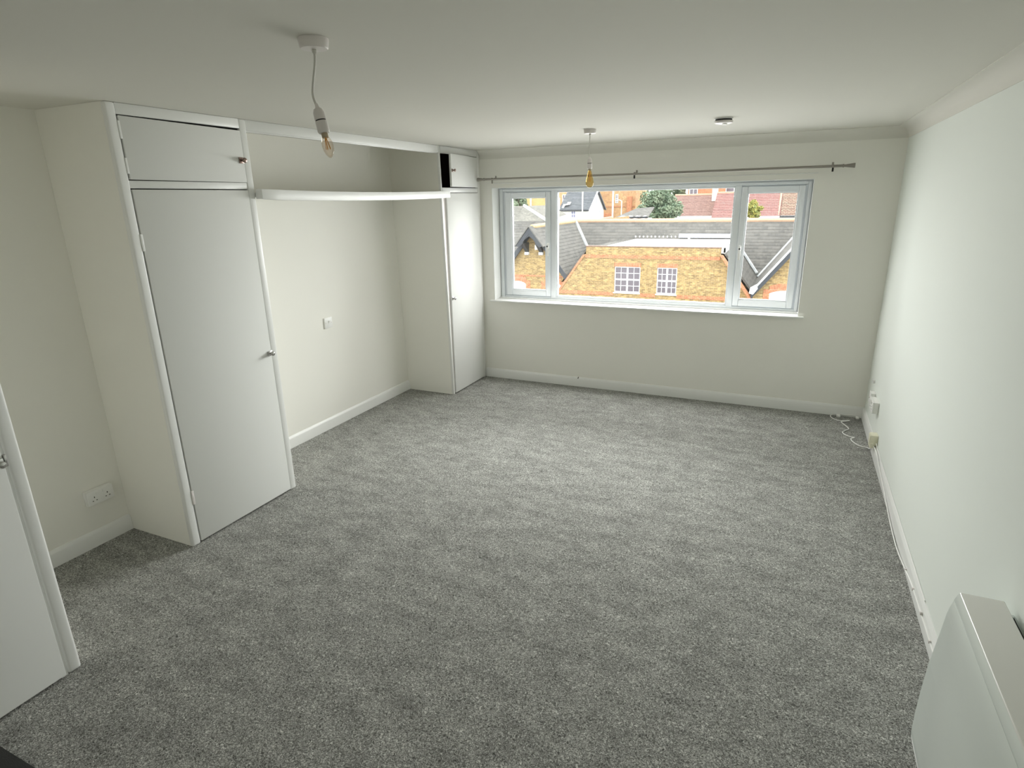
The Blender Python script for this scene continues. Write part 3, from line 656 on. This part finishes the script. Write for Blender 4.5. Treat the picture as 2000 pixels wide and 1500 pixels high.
# wing roof slopes behind the gable
roof('wing_roof', M['slate'], sch, (-4.12, WY+0.38, -0.86), (-4.12, 36.0, -0.86), (dz, 0, -DN), 3.1)
roof('wing_roof', M['slate'], sch, (-11.76, 36.0, -0.90), (-11.76, WY+0.38, -0.90), (-dz, 0, -DN), 3.1)
MB().slab((-3.83, 29.6, -1.14), (-3.83, 31.2, -1.14), (-3.53, 31.2, -1.53), (-3.53, 29.6, -1.53), -0.10).build('rooflight', mat('pale_green_rooflight', (0.60, 0.66, 0.60), 0.4), sch)
def valley(p, q, w):
    p = Vector(p); q = Vector(q)
    MB().tube([p+Vector((0, 0, 0.03)), q+Vector((0, 0, 0.03))], w, 6).build('valley_lead', M['lead'], sch)
XG1, XG2 = -15.12, 0.11
def cross_gable(xr, zr, y0, half, sides):
    for s in sides:
        if s > 0: roof('gable_roof', M['slate'], sch, (xr, y0, zr), (xr, RY+0.3, zr), (dz, 0, -DN), half/dz, course=0.24)
        else: roof('gable_roof', M['slate'], sch, (xr, RY+0.3, zr), (xr, y0, zr), (-dz, 0, -DN), half/dz, course=0.24)
    zf = zr - half*SL
    MB().prism([(xr-half+0.12, GZ), (xr+half-0.12, GZ), (xr+half-0.12, zf), (xr, zr-0.15), (xr-half+0.12, zf)], 'y', y0+0.32, y0+0.62).build('gable_wall', M['stock'], sch, smooth=False)
    for s in sides:
        a = (xr, y0-0.03, zr+0.02); b = (xr+s*half, y0-0.03, zf+0.02)
        MB().prism([(a[0], a[2]), (b[0], b[2]), (b[0]-s*0.05, b[2]-0.34), (a[0], a[2]-0.40)], 'y', y0-0.02, y0+0.07).build('bargeboard', M['barge'], sch)
cross_gable(XG1, 0.33, 28.56, 2.75, (1, -1))
cross_gable(XG2, 0.35, 27.6, 2.55, (1, -1))
MB().tube([(XG1, 28.5, 0.33), (XG1, RY, 0.33)], 0.13, 8).build('ridge_tiles', M['ochre'], sch)
MB().tube([(XG2, 27.6, 0.35), (XG2, RY, 0.35)], 0.13, 8).build('ridge_tiles', M['ochre'], sch)
valley((XG1, RY, RZ), (XG1+2.6, RY-2.6, RZ-2.6*SL), 0.14)
valley((XG2, RY, RZ), (XG2-2.55, RY-2.55, RZ-2.55*SL), 0.09)
valley((-4.1, 35.75, -0.80), (-2.5, 34.15, -2.75), 0.09)
MB().tube([(XG2-0.05, 27.56, 0.32), (XG2-2.5, 27.56, 0.35-2.5*SL-0.0)], 0.05, 6).build('verge_trim', M['outwhite'], sch)
MB().prism([(-2.46, -2.70), (-2.16, -2.52), (-2.10, -2.74), (-2.30, -3.04), (-2.50, -2.98)], 'y', 27.45, 27.7).build('eave_end', M['outwhite'], sch)
# canopied apex of the left gable
CY = 28.0
for s in (-1, 1):
    MB().prism([(XG1, 0.30), (XG1+s*0.86, -0.78), (XG1+s*0.66, -0.86), (XG1, -0.06)], 'y', CY, CY+0.10).build('canopy_board', M['barge'], sch)
    MB().slab((XG1, CY-0.05, 0.34), (XG1, 28.6, 0.34), (XG1+s*0.92, 28.6, -0.83), (XG1+s*0.92, CY-0.05, -0.83), 0.06 if s > 0 else -0.06).build('canopy_roof', M['slate'], sch)
    x = XG1+s*0.47
    MB().prism([(CY+0.05, -0.62), (28.9, -0.62), (28.9, -1.20), (28.78, -1.20)], 'x', x-0.11, x+0.11).build('bracket', M['barge'], sch)
    MB().box(x-0.13, 28.70, -1.36, x+0.13, 28.92, -1.20).build('stone_block', M['outwhite'], sch)
    pr = [(XG1+s*0.66, -0.86), (XG1+s*0.45, -0.70), (XG1+s*0.33, -0.45), (XG1, -0.20), (XG1, -0.05), (XG1+s*0.5, -0.55)]
    MB().prism(pr, 'y', CY+0.02, CY+0.08).build('canopy_arch', M['barge'], sch)
MB().box(-15.0, 28.6, -1.05, -14.8, 28.87, -0.75).build('wall_lamp', M['polegrey'], sch, 0.02)
# arched white windows in both gables
def arch_window(x0, x1, zt, y):
    n = 8; rise = 0.16
    arc = [(x0+(x1-x0)*k/n, zt-rise+rise*math.sin(PI*k/n)**0.8) for k in range(n+1)]
    f = MB().prism([(x0, -5.4)]+arc+[(x1, -5.4)], 'y', y-0.02, y+0.1).build('arched_window', M['outwhite'], sch)
    MB().prism([(x0+0.12, -5.3)]+[(x0+0.12+(x1-x0-0.24)*k/n, zt-rise-0.12+rise*math.sin(PI*k/n)**0.8) for k in range(n+1)]+[(x1-0.12, -5.3)], 'y', y-0.03, y+0.02).build('window_pane', M['pane_pale'], f)
    out = [(x0-0.03+(x1-x0+0.06)*k/n, zt-rise+0.36+rise*math.sin(PI*k/n)**0.8) for k in range(n+1)]
    MB().prism([(x, z) for x, z in arc]+out[::-1], 'y', y-0.04, y+0.1).build('brick_lintel', M['soldier'], sch)
    for xa, xb in ((x0-0.30, x0), (x1, x1+0.30)):
        MB().box(xa, y-0.02, -5.4, xb, y+0.1, zt-rise+0.2).build('brick_surround', M['redbrick'], sch)
for x0, x1 in ((-16.70, -15.62), (-14.28, -13.30)): arch_window(x0-0.1, x1-0.1, -3.0, 28.88)
arch_window(-1.53, -0.1, -2.84, 27.92)
MB().box(-17.5, 28.85, -2.70, -12.7, 28.93, -2.60).build('brick_band', M['redbrick'], sch)

# houses beyond -------------------------------------------------------------
def gabled_house(name, lab, x0, x1, y0, y1, ze, zr, wm, rm, axis='x', group='houses beyond the school'):
    t = thing(name, lab, 'house', ((x0+x1)/2, (y0+y1)/2, GZ), group)
    MB().box(x0, y0, GZ, x1, y1, ze).build('wall', wm, t)
    o = 0.25
    if axis == 'x':
        ym = (y0+y1)/2
        for s, yy in ((-1, y0-o), (1, y1+o)):
            d = Vector((0, yy-ym, ze-0.12-zr)); L = d.length
            a, b = ((x0-0.15, ym, zr), (x1+0.15, ym, zr))
            roof('roof', rm, t, a, b, d, L, course=0.3 if s < 0 else 1.0, lift=0.03)
        for x in (x0, x1): MB().prism([(y0, ze-0.01), (y1, ze-0.01), (ym, zr-0.12)], 'x', x-0.1 if x == x1 else x, x if x == x1 else x+0.1).build('gable_end', wm, t)
        MB().tube([(x0-0.15, ym, zr), (x1+0.15, ym, zr)], 0.13, 6).build('ridge_tiles', M['terracotta'], t)
    else:
        xm = (x0+x1)/2
        for s, xx in ((-1, x0-o), (1, x1+o)):
            d = Vector((xx-xm, 0, ze-0.12-zr)); L = d.length
            roof('roof', rm, t, (xm, y0-0.2, zr), (xm, y1+0.15, zr), d, L, course=0.3, lift=0.03)
        for y in (y0, y1-0.1): MB().prism([(x0, ze-0.01), (x1, ze-0.01), (xm, zr-0.12)], 'y', y, y+0.1).build('gable_end', wm, t)
        MB().tube([(xm, y0-0.2, zr), (xm, y1+0.15, zr)], 0.13, 6).build('ridge_tiles', M['lead'], t)
    return t
def house_window(t, x0, z0, x1, z1, y, pane=None, bars=True, frame=None):
    b = rect_frame(MB(), x0, z0, x1, z1, y-0.06, y+0.02, 0.07, 0.07, 0.08, 0.07)
    if bars: b.box((x0+x1)/2-0.03, y-0.055, z0+0.08, (x0+x1)/2+0.03, y+0.02, z1-0.07).box(x0+0.07, y-0.05, (z0+z1)/2-0.03, x1-0.07, y+0.02, (z0+z1)/2+0.03)
    f = b.build('window', frame or M['outwhite'], t); box('window_pane', pane or M['pane'], f, x0+0.05, y-0.03, z0+0.05, x1-0.05, y-0.005, z1-0.05)
def chimney(t, x, y, z0, z1, m=None, w=0.45, pots=2):
    c = MB().box(x-w/2, y-0.3, z0, x+w/2, y+0.3, z1).box(x-w/2-0.05, y-0.35, z1-0.14, x+w/2+0.05, y+0.35, z1).build('chimney', m or M['orange'], t)
    for k in range(pots): MB().lathe([(0.10, 0), (0.09, 0.30), (0.11, 0.32)], (x+(k-(pots-1)/2)*0.26, y, z1), (0, 0, 1), 10).build('chimney_pot', M['terracotta'], c)

# pale house behind the left gable: two slopes meeting along a white hip
pa = thing('pale_house', 'cream rendered house with a grey slate roof and white hip, behind the left gable', 'house', (-25, 53, GZ), 'houses beyond the school')
MB().box(-31, 50.0, GZ, -23.6, 57.0, -0.62).build('wall', M['render'], pa)
roof('roof', M['slate_light'], pa, (-31, 53.4, 1.20), (-26.4, 53.4, 1.26), (0, -3.6, -1.95), 4.1, course=0.3, lift=0.03)
MB().add([(-26.4, 53.4, 1.26), (-22.6, 50.2, -0.15), (-26.9, 50.2, -0.50), (-25.0, 57.0, 1.25), (-22.0, 54.2, 0.35)], [(0, 1, 2), (0, 3, 4, 1)]).build('hip_roof', M['slate_light'], pa, smooth=False)
MB().tube([(-26.4, 53.4, 1.30), (-22.7, 50.3, -0.06)], 0.16, 6).build('hip_capping', M['outwhite'], pa)
MB().box(-31, 49.75, -0.78, -23.5, 49.95, -0.62).build('gutter', M['polegrey'], pa)
house_window(pa, -25.35, -2.3, -24.85, -0.95, 50.0)
house_window(pa, -27.0, -2.3, -26.4, -0.95, 50.0)

yb = thing('ochre_building', 'tall ochre rendered building far beyond the cream house', 'building', (-37, 83, GZ), 'houses beyond the school')
MB().box(-46, 80, GZ, -31.5, 86, 5.5).build('wall', M['yellowrender'], yb)
MB().box(-46.2, 79.8, 5.5, -31.3, 86.2, 5.9).build('parapet_cap', M['terracotta'], yb)
for x in (-36.8, -34.0): MB().box(x-0.12, 79.85, GZ, x+0.12, 80.0, 5.5).build('downpipe', M['outwhite'], yb)
MB().box(-39.4, 76.5, GZ, -38.2, 78, 1.6).build('wall_return', M['redbrick'], yb)

ct = gabled_house('white_cottage', 'white painted cottage with a blue grey slate roof and tall gable end', -24.86, -21.55, 60.0, 66.0, 0.72, 2.75, M['outwhite'], M['slate_blue'])
house_window(ct, -23.55, -0.20, -23.0, 0.60, 60.0, M['bluepane'])
for y0, y1, z0, z1 in ((60.9, 61.6, -0.2, 0.55), (62.5, 63.2, -0.2, 0.55), (64.2, 64.9, -0.2, 0.55), (62.7, 63.3, 1.15, 2.05)):
    f = MB().box(-21.56, y0-0.08, z0-0.08, -21.52, y1+0.08, z1+0.08).build('window', M['outwhite'], ct); box('window_pane', M['bluepane'], f, -21.53, y0, z0, -21.50, y1, z1)
MB().slab((-21.40, 63.0, 2.86), (-21.40, 59.7, 0.60), (-21.30, 59.7, 0.60), (-21.30, 63.0, 2.86), 0.16).build('bargeboard', M['outwhite'], ct)
MB().slab((-21.30, 63.0, 2.86), (-21.30, 66.3, 0.60), (-21.40, 66.3, 0.60), (-21.40, 63.0, 2.86), 0.16).build('bargeboard', M['barge'], ct)
MB().box(-24.95, 59.66, 0.60, -21.5, 59.80, 0.70).build('gutter', M['barge'], ct)
MB().tube([(-24.9, 59.9, GZ), (-24.9, 59.9, 2.0)], 0.05, 6).build('downpipe', M['outwhite'], ct)
MB().prism([(-24.80, 0.78), (-24.55, 0.78), (-24.40, 1.15), (-23.95, 1.22), (-23.85, 1.55), (-24.0, 1.55), (-24.1, 1.36), (-24.55, 1.30)], 'y', 60.2, 60.9).build('stepped_flashing', M['outwhite'], ct)

rb = thing('red_brick_house', 'narrow red brick house end seen left of the white cottage', 'house', (-27.8, 72, GZ), 'houses beyond the school')
MB().box(-28.8, 70, GZ, -26.6, 76, 5.0).build('wall', M['orange'], rb)
roof('roof', M['slate_blue'], rb, (-28.9, 73, 6.6), (-26.5, 73, 6.6), (0, -3.1, -1.6), 3.5, course=0.5, lift=0.03)
house_window(rb, -28.2, 1.2, -27.6, 2.4, 70.0)

ob = thing('orange_building', 'long orange brick building beyond the white cottage', 'building', (-22.5, 79, GZ), 'houses beyond the school')
MB().box(-26.0, 75.0, GZ, -19.9, 82, 4.6).build('wall', M['orange'], ob)
MB().box(-26.0, 74.93, 0.70, -19.9, 75.0, 0.78).build('string_course', M['redbrick'], ob)
MB().box(-20.9, 74.4, GZ, -20.35, 75.0, 2.0).build('corner_pier', M['redbrick'], ob)
MB().box(-26.1, 74.9, 4.6, -19.8, 82.1, 4.9).build('parapet_cap', M['terracotta'], ob)
house_window(ob, -22.6, 1.2, -22.2, 2.3, 75.0)
MB().box(-24.6, 74.5, -0.6, -22.9, 75.0, -0.1).build('yard_wall', M['redbrick'], ob)

yw = thing('yard_wall', 'low brick yard wall with sloping red coping just beyond the school ridge', 'wall', (-14.3, 42, GZ))
MB().prism([(-16.2, GZ), (-12.6, GZ), (-12.6, 0.50), (-14.0, 0.36), (-16.2, 0.06)], 'y', 42.0, 42.35).build('brick_face', M['orange'], yw)
MB().slab((-15.9, 41.9, 0.16), (-14.0, 41.9, 0.44), (-14.0, 42.5, 0.50), (-15.9, 42.5, 0.22), 0.12).build('coping', M['terracotta'], yw)
shd = thing('slate_shed', 'grey slate shed roof below the dark tree', 'shed', (-13, 45, GZ))
MB().box(-14.2, 44.2, GZ, -11.6, 46, 0.25).build('wall', M['render'], shd)
MB().slab((-14.5, 44.0, 0.22), (-11.5, 44.0, 0.36), (-11.5, 46.4, 1.1), (-13.0, 46.4, 1.0), 0.08).build('roof', M['slate'], shd)
MB().box(-13.2, 43.9, 0.28, -11.5, 44.0, 0.40).build('gutter', M['barge'], shd)
for k in range(4): MB().slab((-13.9+0.62*k, 43.9, 0.30), (-13.6+0.62*k, 43.9, 0.24), (-13.4+0.62*k, 44.3, 0.42), (-13.7+0.62*k, 44.3, 0.48), 0.05).build('roof_patch', M['outwhite'], shd)

# terrace with tiled roofs
def terrace(name, lab, x0, x1, y0, ze, zr, rm, dep=3.0, fascia=True, wm=None):
    t = thing(name, lab, 'house', ((x0+x1)/2, y0+dep, GZ), 'houses beyond the school')
    MB().box(x0, y0, GZ, x1, y0+2*dep, ze).build('wall', wm or M['render'], t)
    d = Vector((0, -dep-0.3, ze-zr))
    roof('roof', rm, t, (x0-0.02, y0+dep, zr), (x1+0.02, y0+dep, zr), d, d.length, course=0.26, lift=0.04)
    roof('rear_roof', rm, t, (x0-0.02, y0+dep, zr), (x1+0.02, y0+dep, zr), (0, dep, ze-zr), d.length, course=1.2)
    MB().tube([(x0, y0+dep, zr+0.02), (x1, y0+dep, zr+0.02)], 0.11, 6).build('ridge_tiles', M['terracotta'], t)
    for x in (x0, x1-0.12): MB().prism([(y0, ze-0.01), (y0+2*dep, ze-0.01), (y0+dep, zr-0.1)], 'x', x, x+0.12).build('gable_end', wm or M['render'], t)
    if fascia: MB().box(x0, y0-0.34, ze-0.28, x1, y0-0.26, ze-0.02).build('fascia', M['outwhite'], t)
    return t
t1 = terrace('tiled_house', 'low white house with a weathered brown tiled roof right of the dark tree', -12.4, -8.05, 58.0, 0.02, 1.98, M['tile_brown'])
chimney(t1, -8.32, 60.2, 0.6, 2.95, M['render'], 0.5)
t2 = terrace('tiled_house', 'white house with a clean red tiled roof beside the right mullion', -8.0, -5.55, 56.3, -0.12, 2.12, M['tile'])
t3 = terrace('tiled_house', 'red tiled house behind the yellow shrub, seen through the right casement', -5.5, -2.05, 57.6, -0.02, 2.22, M['tile'])
MB().tube([(-2.17, 60.6, 2.27), (-2.17, 57.4, -0.02)], 0.09, 6).build('verge_tiles', M['terracotta'], t3)
t4 = terrace('tiled_house', 'house with a mottled buff tiled roof at the right edge of the window', -1.98, 3.5, 57.6, 0.0, 2.22, M['tile_buff'])
MB().box(-5.4, 57.0, -0.20, -2.1, 57.2, -0.06).build('gutter', M['outwhite'], t3)
MB().box(-1.96, 57.0, -0.18, 3.4, 57.2, -0.04).build('gutter', M['barge'], t4)
bh = thing('brick_house', 'red brick house with a white framed window above the brown tiled roof', 'house', (-9.5, 68, GZ), 'houses beyond the school')
MB().box(-11.9, 66.0, GZ, -5.0, 72, 4.2).build('wall', M['redbrick'], bh)
roof('roof', M['slate_blue'], bh, (-12.1, 69, 6.4), (-4.8, 69, 6.4), (0, -3.3, -2.2), 3.95, course=0.4, lift=0.03)
house_window(bh, -11.75, 1.85, -10.85, 3.4, 65.97)
house_window(bh, -7.9, 2.2, -7.0, 2.75, 65.97, bars=False)
fh = thing('far_house', 'pale house top showing above the red tiled roofs', 'house', (0.8, 77, GZ), 'houses beyond the school')
MB().box(-4.4, 74, GZ, 6, 80, 4.2).build('wall', M['render'], fh)
roof('roof', M['tile_brown'], fh, (-4.5, 77, 6.3), (6.2, 77, 6.3), (0, -3.3, -2.2), 3.95, course=0.4, lift=0.03)
for x in (-3.6, -0.8, 1.8): house_window(fh, x-0.5, 1.4, x+0.5, 2.8, 74.0)

# poles
def pole(name, lab, x, y, h, r):
    t = thing(name, lab, 'pole', (x, y, GZ)); MB().tube([(x, y, GZ), (x, y, h)], r, 10).build('shaft', M['polegrey'], t); return t
p = pole('street_pole', 'thick pale street pole in front of the orange building', -17.43, 55, 4.5, 0.085)
MB().lathe([(0.12, 0), (0.12, 0.9), (0.09, 1.0)], (-17.43, 55, GZ), (0, 0, 1), 12).build('base_sleeve', M['polegrey'], p)
p = pole('utility_pole', 'thin pale utility pole in front of the white cottage', -20.6, 55, 4.5, 0.07)
MB().box(-21.1, 54.95, 4.1, -20.1, 55.05, 4.2).build('cross_arm', M['polegrey'], p)
p = pole('street_lamp', 'short street lamp with a side arm in front of the orange building', -16.54, 55, 1.58, 0.05)
MB().tube([(-16.54, 55, 1.55), (-16.75, 55, 1.66), (-17.05, 55, 1.62)], 0.045, 8).build('arm', M['polegrey'], p)
MB().box(-17.18, 54.93, 1.55, -16.92, 55.07, 1.64).build('lamp_head', M['outwhite'], p, 0.02)

# trees
def tree(name, lab, c, rad, n, leaf, m, trunk_r, blobs, seed):
    rnd = random.Random(seed); t = thing(name, lab, 'tree', (c[0], c[1], GZ))
    tr = MB(); tr.tube([(c[0], c[1], GZ), (c[0]+0.1, c[1], (GZ+c[2])/2), (c[0], c[1], c[2]+rad[2]*0.3)], [trunk_r, trunk_r*0.7, trunk_r*0.3], 8)
    ce = []
    for k in range(blobs):
        a = rnd.uniform(0, 2*PI); e = math.asin(rnd.uniform(-0.9, 1)); q = rnd.uniform(0.35, 0.95)
        p = Vector((c[0]+rad[0]*q*math.cos(a)*math.cos(e), c[1]+rad[1]*q*math.sin(a)*math.cos(e), c[2]+rad[2]*q*math.sin(e)))
        ce.append((p, rnd.uniform(0.22, 0.42)*min(rad)))
        if k % 3 == 0: tr.tube([(c[0], c[1], c[2]-rad[2]*0.6), tuple(p)], [trunk_r*0.35, 0.02], 5)
    tr.build('trunk', M['bark'], t)
    mb = MB()
    for k in range(n):
        p, r = ce[k % blobs]
        d = Vector((rnd.gauss(0, 1), rnd.gauss(0, 1), rnd.gauss(0, 1))).normalized()
        q = p + d*r*rnd.uniform(0.55, 1.05)
        u = Vector((rnd.gauss(0, 1), rnd.gauss(0, 1), rnd.gauss(0, 1))).normalized(); v = u.orthogonal().normalized(); s = leaf*rnd.uniform(0.6, 1.3)
        mb.add([q-u*s, q+v*s*0.5, q+u*s, q-v*s*0.5], [(0, 1, 2, 3)])
    f = mb.build('foliage', m, t, smooth=False); f['kind'] = 'stuff'
    return t
tree('dark_tree', 'broad dark green tree in front of the brown tiled roof', (-11.75, 49.3, 0.75), (2.4, 1.7, 1.75), 9000, 0.13, M['leaf'], 0.28, 46, 3)
tree('far_tree', 'grey green tree rising behind the dark tree', (-14.6, 67.5, 2.4), (2.0, 1.6, 2.0), 3500, 0.2, M['leaf'], 0.3, 26, 9)
tree('corner_tree', 'dark green tree at the far left of the window view', (-32.6, 66, 1.9), (1.1, 1.4, 1.5), 2500, 0.18, M['leaf'], 0.25, 18, 13)
tree('yellow_shrub', 'tall yellow green shrub in front of the red tiled roof', (-4.05, 50, 0.55), (0.85, 0.8, 0.95), 2200, 0.10, M['leaf_yellow'], 0.08, 18, 5)
